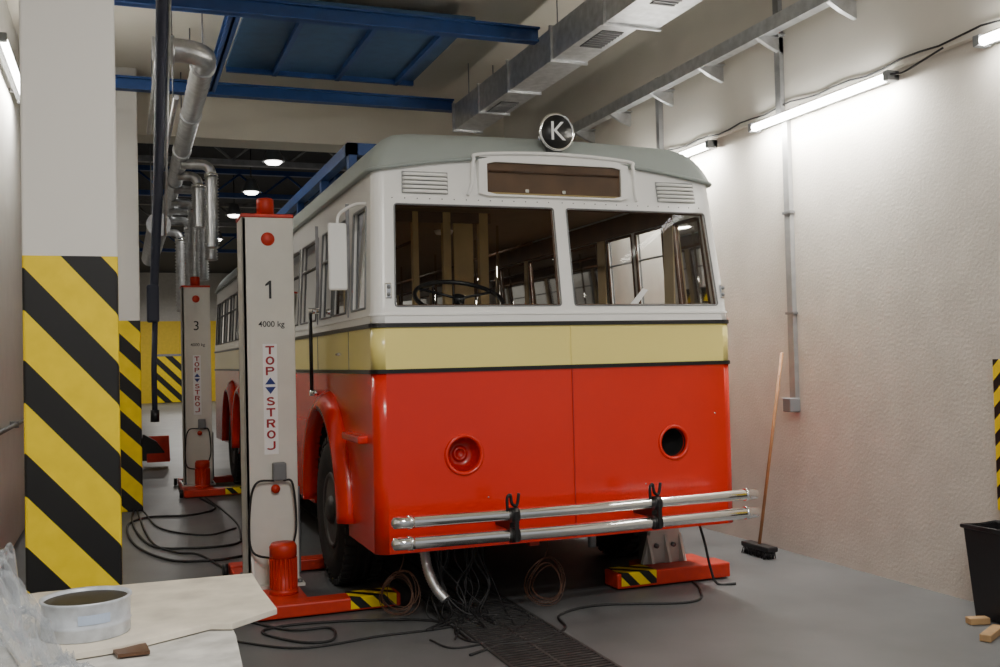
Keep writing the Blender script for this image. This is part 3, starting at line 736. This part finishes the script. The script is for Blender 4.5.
# mirror
mp = Vector((1.29, 6.30, 2.28))
mi = part('side_mirror', M_['white'], bus, box, mp.x-.062, mp.x+.058, mp.y-.012, mp.y+.016, 2.06, 2.49, bevel=.02)
part('mirror_arm', M_['white'], mi, tube, spline([(mp.x, mp.y+.02, 2.46), (mp.x+.02, mp.y+.03, 2.55), (mp.x+.10, mp.y-.05, 2.60), (1.46, 6.18, 2.60)]), .011, 8)
part('mirror_glass', M_['chrome'], mi, box, mp.x-.05, mp.x+.045, mp.y+.016, mp.y+.020, 2.08, 2.47)
hr = part('handrail', M_['black'], bus, tube, [(1.34, 7.62, 1.38), (1.34, 7.62, 2.0)], .014, 8)
for z in (1.38, 2.0): part('rail_bracket', M_['chrome'], hr, tube, [(1.42, 7.62, z), (1.325, 7.62, z)], .022, 8)
for y in (6.57, 7.69):
    part('door_gap', M_['steel'], bus, box, BX-W-.003, BX-W, y, y+.006, ZL+.01, ZU-.01)
    part('door_gap', M_['steel'], bus, box, BX-W-.003, BX-W+.02, y, y+.008, ZU+.08, WT+.08)
part('door_handle', M_['chrome'], bus, tube, [(1.37, 6.68, 1.66), (1.37, 6.80, 1.66)], .01, 8)
# roof gear
rg = part('roof_platform', M_['blue'], bus, box, BX-.95, BX-.2, 8.4, 12.5, 3.12, 3.17)
part('side_rail', M_['blue'], rg, box, BX-1.08, BX-1.0, 7.3, 12.5, 3.14, 3.23)
part('front_rail', M_['blue'], rg, box, BX-1.08, BX-.5, 7.3, 7.38, 3.14, 3.23)
for y in (7.3, 8.4, 9.6, 11.0, 12.4):
    part('platform_foot', M_['blue'], rg, box, BX-1.07, BX-1.01, y, y+.08, 2.98, 3.14)
part('pole_base', M_['blue'], rg, lathe, [(.2, 0), (.16, .1), (.08, .15), (.001, .15)], (BX-.55, 9.4, 3.17), 'Z', 20)
for x in (-.65, -.45): part('trolley_pole', M_['black'], rg, tube, [(BX+x, 9.4, 3.28), (BX+x, 15.5, 3.38)], .022, 8)

# ================================================================== LIFTS
def one_bm(h, c):
    w = h*.11
    return prism(BM(), [(c[0]+w*.6, c[1], c[2]-h/2), (c[0]-w*.6, c[1], c[2]-h/2), (c[0]-w*.6, c[1], c[2]+h*.28), (c[0]-w*2.4, c[1], c[2]+h*.18), (c[0]-w*2.4, c[1], c[2]+h*.29), (c[0]-w*.3, c[1], c[2]+h/2), (c[0]+w*.6, c[1], c[2]+h/2)], (0, -.001, 0))
def lift(num, cx, cy, m, leg, label, out=.215, tall=2.62):
    T = thing('column_lift', label, 'vehicle lift', (cx, cy, 0), 'column lifts around the bus')
    def b(bm, x0, x1, *r): x0, x1 = sorted((cx+m*x0, cx+m*x1)); return box(bm, x0, x1, cy+r[0], cy+r[1], r[2], r[3])
    bm = BM(); b(bm, -.175, .175, -.155, -.125, .1, tall); b(bm, -.175, .175, .125, .155, .1, tall); b(bm, -.175, -.145, -.155, .155, .1, tall)
    obj('column', bm, M_['liftwhite'], T, bevel=.006)
    bm = BM(); b(bm, .12, .16, -.115, .115, .3, tall-.05); obj('inner_channel', bm, M_['steel'], T)
    bm = BM(); b(bm, -.18, .18, -.16, .16, tall, tall+.025); cap = obj('top_plate', bm, M_['liftred'], T, bevel=.006)
    part('cap_cylinder', M_['liftred'], cap, lathe, [(.06, 0), (.06, .11), (.05, .12), (.001, .12)], (cx, cy-.05, tall+.025), 'Z', 20)
    bm = BM(); b(bm, -out, leg, -.79, -.62, .012, .095); obj('base_leg', bm, M_['liftred'], T, bevel=.01)
    bm = BM(); b(bm, -out, leg, .62, .79, .012, .095); obj('base_leg', bm, M_['liftred'], T, bevel=.01)
    bm = BM(); b(bm, -out, .16, -.62, .62, .012, .085); obj('base_plate', bm, M_['liftred'], T, bevel=.01)
    bm = BM(); b(bm, leg-.33, leg-.03, -.794, -.61, .025, .099); obj('hazard_tape', bm, M_['haz'], T)
    for yy in (-.7, .7):
        part('castor', M_['plastic'], T, lathe, [(.05, -.02), (.05, .02)], (cx-m*(out+.03), cy+yy, .052), 'X', 18)
    bm = BM(); b(bm, -.20, .2, -.24, .24, .085, .105)
    for yy in (-.24, .155):
        for xx in (-.15, 0, .12):
            q = [(cx+m*xx, cy+(-.155 if yy < 0 else .155), .105), (cx+m*xx, cy+(-.24 if yy < 0 else .24), .105), (cx+m*xx, cy+(-.155 if yy < 0 else .155), .30)]
            prism(bm, q, (.015, 0, 0))
    obj('foot', bm, M_['liftwhite'], T)
    bm = BM()
    for xx in (-.17, .17):
        for yy in (-.2, .2): lathe(bm, [(.018, 0), (.018, .02), (.001, .02)], (cx+xx, cy+yy, .105), 'Z', 8)
    obj('foot_bolts', bm, M_['steel'], T)
    bm = BM(); b(bm, .165, .195, -.11, .11, .15, .75)
    obj('carriage', bm, M_['steel'], T, bevel=.006)
    mo = part('motor', M_['liftred'], T, lathe, [(.095, 0), (.095, .03), (.078, .035), (.078, .24), (.09, .245), (.09, .31), (.075, .335), (.001, .335)], (cx+.03, cy-.40, .085), 'Z', 28)
    bm = BM()
    for k in range(20):
        a = 2*PI*k/20; box(bm, .076, .092, -.004, .004, .125, .32, Matrix.Translation((cx+.03, cy-.40, 0)) @ Matrix.Rotation(a, 4, 'Z'))
    obj('cooling_fins', bm, M_['liftred'], mo)
    fy = cy-.155
    cb = part('control_box', M_['greyplastic'], T, box, cx-.0, cx+.09, fy-.07, fy, .81, .93, bevel=.01)
    part('stop_button', M_['liftred'], cb, lathe, [(.001, -.03), (.03, -.025), (.03, 0)], (cx+.02, fy-.005, .75), 'Y', 16)
    part('cable', M_['cable'], cb, tube, spline([(cx+.01, fy-.04, .81), (cx-.11, fy-.05, .80), (cx-.155, fy-.05, .66), (cx-.15, fy-.03, .35), (cx-.02, cy-.33, .3)]), .008, 6)
    part('cable', M_['cable'], cb, tube, spline([(cx+.07, fy-.04, .81), (cx+.13, fy-.06, .78), (cx+.15, fy-.06, .5), (cx+.09, cy-.36, .35)]), .008, 6)
    fy2 = fy-.0015
    part('red_dot', M_['liftred'], T, lathe, [(.001, -.004), (.045, -.003), (.047, .0)], (cx, fy, 2.47), 'Y', 28)
    if num == '1': obj('lettering', one_bm(.125, (cx+.01, fy2, 2.12)), M_['black'], T)
    else: text(num, .17, (cx, fy2, 2.12), M_['black'], T)
    text('4000 kg', .056, (cx+.015, fy2, 1.88), M_['black'], T, bold=.006)
    sk = part('sticker', M_['sticker'], T, box, cx-.048, cx+.048, fy-.002, fy, .985, 1.745)
    fy3 = fy-.0035; z = 1.702
    for ch in 'TOP': obj('lettering', block_letter(ch, (cx, fy3, z), .060, .058), M_['inkred'], sk); z -= .072
    z -= .008
    obj('arrow_mark', prism(BM(), [(cx-.036, fy3+.001, z-.012), (cx+.036, fy3+.001, z-.012), (cx, fy3+.001, z+.036)], (0, -.001, 0)), M_['inkblue'], sk)
    obj('arrow_mark', prism(BM(), [(cx-.036, fy3+.001, z-.030), (cx+.036, fy3+.001, z-.030), (cx, fy3+.001, z-.078)], (0, -.001, 0)), M_['inkblue'], sk)
    z -= .128
    for ch in 'STROJ': obj('lettering', block_letter(ch, (cx, fy3, z), .060, .058), M_['inkred'], sk); z -= .076
    return T
lift('1', .955, 7.2, 1, .725, 'tall white column lift numbered 1 beside the front wheel')
lift('3', .90, 13.6, 1, .6, 'white column lift numbered 3 farther back beside the bus')
# right front lift foot
rf = thing('lift_foot', 'low red lift base with grey-white bracket under the right bus corner', 'vehicle lift', (3.65, 6.35, 0))
part('base_leg', M_['liftred'], rf, box, 3.14, 4.04, 6.18, 6.38, .012, .115, bevel=.01)
part('base_plate', M_['liftred'], rf, box, 3.50, 4.04, 6.38, 6.70, .012, .09, bevel=.01)
part('hazard_tape', M_['haz'], rf, box, 3.17, 3.44, 6.175, 6.384, .03, .119)
bk = part('bracket', M_['liftwhite'], rf, prism, [(3.50, 6.48, .09), (3.86, 6.48, .09), (3.80, 6.48, .36), (3.58, 6.48, .36)], (0, .04, 0), bevel=.004)
for x in (3.54, 3.68, 3.80): part('gusset', M_['liftwhite'], bk, prism, [(x, 6.40, .09), (x, 6.48, .09), (x, 6.48, .30)], (.02, 0, 0))
for x in (3.61, 3.75): part('bolt', M_['steel'], bk, lathe, [(.018, 0), (.018, -.02), (.001, -.02)], (x, 6.48, .22), 'Y', 8)
part('carriage_block', M_['steel'], rf, box, 3.56, 3.82, 6.52, 6.66, .09, .34, bevel=.01)

# red trolley jack far
jk = thing('trolley_jack', 'small red and black trolley jack on the floor beyond the striped pillars', 'jack', (.35, 17.3, 0))
bm = BM(); prism(bm, [(.35, 16.9, .1), (.35, 17.6, .1), (.35, 17.6, .35), (.35, 17.2, .5)], (.35, 0, 0)); obj('jack_body', bm, M_['liftred'], jk, bevel=.01)
part('jack_arm', M_['black'], jk, prism, [(.2, 17.0, .12), (.72, 17.0, .12), (.5, 17.0, .42), (.3, 17.0, .55)], (0, .2, 0), bevel=.02)
for y in (17.0, 17.5): part('jack_wheel', M_['rubber'], jk, lathe, [(.1, -.03), (.1, .03)], (.2, y, .1), 'X', 18)

# ================================================================== CABLES
def cable(pts, r, label, m='cable', cat='cable'):
    P = [onZ(x, y, r) for x, y in pts]
    return tag(obj('floor_cable', tube(BM(), spline(P, 10), r, 7), M_[m]), label, cat, 'black cables on the floor')
cable([(140, 500), (132, 520), (150, 545), (190, 548), (230, 545), (243, 540)], .011, 'black cable curving from the striped pillar to the numbered 1 lift')
cable([(200, 498), (215, 508), (190, 515), (150, 517), (128, 525), (135, 545), (170, 560), (215, 560), (242, 556)], .011, 'black cable sweeping wide left then back to the near lift')
cable([(205, 497), (225, 512), (238, 525), (241, 540)], .009, 'short black cable between the two left lifts')
cable([(143, 510), (160, 528), (205, 535), (236, 528)], .009, 'thin black cable crossing the floor behind the near lift')
cable([(135, 505), (150, 540), (175, 552), (200, 555), (235, 575)], .010, 'black cable sagging lowest left of the near lift')
cable([(250, 622), (290, 630), (330, 628), (332, 640), (300, 642), (262, 632), (300, 624), (380, 620), (440, 622), (470, 640)], .008, 'looped black cable on the floor in front of the near lift')
cable([(225, 640), (300, 648), (380, 636), (430, 630), (480, 622)], .007, 'long black cable running along the floor toward the grating')
cable([(470, 655), (500, 645), (540, 640), (565, 628), (560, 615), (600, 605), (690, 602), (700, 590), (688, 577)], .008, 'black cable running right to the red lift base')
cable([(430, 640), (455, 648), (500, 638), (530, 618), (500, 606), (470, 615), (455, 632), (480, 642), (540, 630)], .006, 'tangled black cable loops over the grating')
tag(obj('hanging_cable', tube(BM(), spline([(3.72, 6.1, .5), (3.77, 6.08, .3), (3.80, 6.06, .12), (3.84, 6.04, .012), (3.95, 5.98, .012)]), .009, 7), M_['cable']), 'black cable hanging down over the right red lift base', 'cable')
def wirecoil(c, R, n, label, m='wire'):
    bm = BM()
    for k in range(n):
        rr = R*(.75+.35*random.random()); dx, dz_ = random.uniform(-.025, .025), random.uniform(-.02, .02); ph = random.random()*.6
        tube(bm, [(c[0]+dx+rr*math.cos(a)*.9, c[1]+.03*math.sin(a*2+ph)+random.uniform(0, .004), c[2]+dz_+rr*math.sin(a)) for a in [2*PI*i/28 for i in range(28)]], .0024, 5, closed=True)
    tube(bm, spline([(c[0], c[1], c[2]+R), (c[0]+.03, c[1]+.02, c[2]+R+.06), (c[0]+.04, c[1]+.04, .448)]), .003, 5)
    return tag(obj('wire_coil', bm, M_[m]), label, 'wire')
p = onY(400, 592, 5.98); wirecoil((p.x, p.y, p.z), .125, 7, 'brown wire coil hanging below the left end of the bumper')
p = onY(545, 580, 6.0); wirecoil((p.x, p.y, max(p.z, .17)), .14, 7, 'wider brown wire coil hanging below the middle of the bus front')
bm = BM()
for k in range(17):
    x = onY(457+random.uniform(-26, 26), 560, 6.15).x
    P = [(x+random.uniform(-.02, .02), 6.15+random.uniform(-.08, .08), .52), (x+random.uniform(-.05, .05), 6.12, .34), (x+random.uniform(-.1, .1), 6.1, .16), (x+random.uniform(-.1, .1), 6.0, .02), (x+random.uniform(-.25, .35), 5.8+random.uniform(-.3, .2), .012)]
    tube(bm, spline(P, 6), random.choice((.003, .005, .008)), 6)
tag(obj('cable_bundle', bm, M_['cable']), 'tangle of black cables hanging from under the bus front to the floor', 'cable bundle')
P = [onY(424, 548, 6.1), onY(428, 570, 6.05), onY(436, 588, 6.0), onY(446, 600, 5.95)]
S = spline(P, 14)
tag(obj('drain_pipe', tube(BM(), S, [.03 + (.004 if k % 2 else 0) for k in range(len(S))], 12), M_['galv']), 'silver corrugated pipe poking down behind the bumper', 'pipe')

# ================================================================== RIGHT SIDE ITEMS
br = thing('broom', 'wooden broom with black head leaning against the right wall', 'broom', (4.72, 6.78, 0))
part('handle', M_['broomwood'], br, tube, [(4.69, 6.76, .08), (4.955, 6.75, 1.60)], .013, 10)
bh = part('head', M_['plastic'], br, box, 4.64, 4.74, 6.58, 6.94, .055, .095, bevel=.01)
bm = BM()
for k in range(150):
    x, y = random.uniform(4.645, 4.735), random.uniform(6.59, 6.93); dx = random.uniform(-.015, .015)
    tube(bm, [(x, y, .06), (x+dx-.01, y+random.uniform(-.01, .01), .003)], .004, 4)
obj('bristles', bm, M_['plastic'], bh)
bn = thing('waste_bin', 'black open plastic bin standing against the right wall', 'bin', (4.81, 4.5, 0))
def frustum(bm, cx, cy, z0, z1, w0, w1, l0, l1):
    v = [bm.verts.new((cx+a*w0, cy+b*l0, z0)) for a, b in ((-1,-1),(1,-1),(1,1),(-1,1))] + [bm.verts.new((cx+a*w1, cy+b*l1, z1)) for a, b in ((-1,-1),(1,-1),(1,1),(-1,1))]
    for f in ((0,3,2,1),(0,1,5,4),(1,2,6,5),(2,3,7,6),(3,0,4,7)): bm.faces.new([v[i] for i in f])
bm = BM(); frustum(bm, 4.82, 4.50, .01, .54, .10, .13, .14, .18); obj('bin_body', bm, M_['plastic'], bn, solid=.008)
part('bin_rim', M_['plastic'], bn, tube, [(4.69, 4.31, .54), (4.955, 4.31, .54), (4.955, 4.69, .54), (4.69, 4.69, .54)], .014, 8, closed=True)
hz = thing('hazard_board', 'yellow and black striped guard board on the wall at the right edge', 'board', (4.97, 4.4, 1.0))
part('board', M_['haz'], hz, box, 4.92, 4.945, 4.2, 4.64, .62, 1.53, bevel=.004)
part('mounting', M_['steel'], hz, box, 4.945, 5.0, 4.3, 4.5, .9, 1.2)
for k, (px, py, l, a) in enumerate(((992, 637, .26, .5), (978, 624, .12, -.3))):
    q = onZ(px, py)
    mx = Matrix.Translation((q.x, q.y, 0)) @ Matrix.Rotation(a, 4, 'Z')
    tag(obj('wood_offcut', box(BM(), -l/2, l/2, -.03, .03, .002, .04, mx), M_['wood'], bevel=.004), ['nearer pale wood offcut on the floor before the black bin', 'farther wood offcut lying right beside the black bin'][k], 'wood')

# ================================================================== TABLE FOREGROUND
wt = thing('work_table', 'pale painted work table in the left foreground corner', 'table', (-.2, 2.9, 0))
q = [onZ(236, 634, .775), onZ(243, 700, .775)]
top = [(q[0].x, 3.45, .75), (q[0].x, q[0].y, .75), (q[1].x, 2.2, .75), (-.75, 2.2, .75), (-.75, 3.45, .75)]
obj('tabletop', prism(BM(), top, (0, 0, .022)), M_['ply2'], wt, bevel=.003)
for x, y in ((-.65, 2.3), (.18, 2.3), (-.65, 3.35), (.22, 3.35)): part('leg', M_['wood'], wt, box, x-.03, x+.03, y-.03, y+.03, 0, .75)
part('apron', M_['wood'], wt, box, -.62, .2, 3.30, 3.33, .66, .75)
sh = [onZ(*p_, .80) for p_ in ((252, 572), (262, 588), (277, 607), (232, 622), (210, 622), (122, 644), (20, 660), (-20, 600), (40, 591))]
o = obj('plywood_sheet', prism(BM(), [Vector((p_.x, p_.y, .776)) for p_ in sh], (0, 0, .02)), M_['ply'], bevel=.002)
tag(o, 'pale plywood sheet with ragged corner lying on the work table', 'board')
tc = Vector((-.112, 3.34, .797)); tr = .127
tn = thing('paint_tin', 'wide white tin with dark residue inside, standing on the plywood sheet', 'tin', tc)
part('tin_body', M_['tin'], tn, lathe, [(.001, 0), (tr-.003, 0), (tr, .004), (tr, .035), (tr+.003, .039), (tr, .043), (tr, .102), (tr+.005, .108), (tr+.004, .114), (tr-.006, .111), (tr-.005, .02), (.001, .015)], tc, 'Z', 48)
part('residue', M_['sludge'], tn, lathe, [(.001, .097), (.05, .101), (.09, .096), (tr-.0055, .103)], tc, 'Z', 32)
bm = BM(); G = []
for k in range(9):
    a = -PI/2 - .15 + .09*k
    G.append([bm.verts.new((tc.x+(tr+.0015)*math.cos(a), tc.y+(tr+.0015)*math.sin(a), tc.z+z)) for z in (.052, .080)])
for A, B in zip(G, G[1:]): bm.faces.new([A[0], B[0], B[1], A[1]])
obj('printed_label', bm, M_['palelabel'], tn)
tag(obj('wood_chip', prism(BM(), [onZ(112, 652, .778), onZ(146, 646, .778), onZ(150, 654, .778), onZ(118, 658, .778)], (0, 0, .01)), M_['brown']), 'small dark wood chip lying on the work table', 'wood')
# plastic film
bm = BM(); N = 120; G = []
def sm(t): t = max(0, min(1, t)); return t*t*(3-2*t)
for i in range(N+1):
    row = []
    for j in range(N+1):
        y = 2.35 + 1.15*j/N
        xm = -.268 + .20*sm((3.16-y)/.25)
        x = -.62 + (xm+.62)*i/N
        e = min(i, N-i, j, N-j)/N
        h = (.040 + .23*sm((-.13-x)/.20))*sm(e*6)
        rid = 1-abs(noise.noise(Vector((x*13, y*10, 2.3))))*2.4; rid2 = 1-abs(noise.noise(Vector((x*31, y*25, 5.1))))*2.4; rid3 = 1-abs(noise.noise(Vector((x*66, y*58, 8.1))))*2.4
        h += (rid*.055 + rid2*.032 + rid3*.012 - .055)*min(1, e*12)
        row.append(bm.verts.new((x + noise.noise(Vector((x*15, y*15, 7)))*.035*min(1, e*10), y + noise.noise(Vector((x*15, y*15, 3)))*.045*min(1, e*10), .800 + max(0, h))))
    G.append(row)
for i in range(N):
    for j in range(N): bm.faces.new([G[i][j], G[i+1][j], G[i+1][j+1], G[i][j+1]])
tag(obj('plastic_film', bm, M_['film']), 'crumpled clear plastic film heaped at the left end of the work table', 'plastic film')

# ================================================================== LIGHTS
def ceil_lamp(x, y, z, e, label, sx=1.4, sy=.25):
    t = thing('ceiling_lamp', label, 'lamp', (x, y, z), 'ceiling lamps')
    part('housing', M_['greyplastic'], t, box, x-sx/2, x+sx/2, y-sy/2, y+sy/2, z+.02, z+.15)
    L = bpy.data.lights.new('lamp_light', 'AREA'); L.shape = 'RECTANGLE'; L.size = sx; L.size_y = sy; L.energy = e; L.color = (1, .96, .90)
    lo = bpy.data.objects.new('lamp_light', L); C.objects.link(lo); lo.parent = t; lo.location = (0, 0, .01)
ceil_lamp(1.0, .8, 4.85, 155, 'ceiling lamp behind the photographer, nearer the bus')
ceil_lamp(1.0, -1.0, 4.85, 150, 'ceiling lamp farthest behind the photographer')
for k, (x, y, e) in enumerate(((2.35, 16.5, 60), (2.35, 22.6, 80), (2.0, 33.0, 180), (2.0, 43.0, 200))):
    L = bpy.data.lights.new('hall_light', 'AREA'); L.shape = 'DISK'; L.size = .5; L.energy = e; L.color = (1, .96, .9)
    lo = bpy.data.objects.new('hall_light', L); C.objects.link(lo); lo.location = (x, y, 4.8)
wd = bpy.data.worlds.new('world'); bpy.context.scene.world = wd; wd.use_nodes = True
wd.node_tree.nodes['Background'].inputs[0].default_value = (.94, .96, 1, 1); wd.node_tree.nodes['Background'].inputs[1].default_value = .38
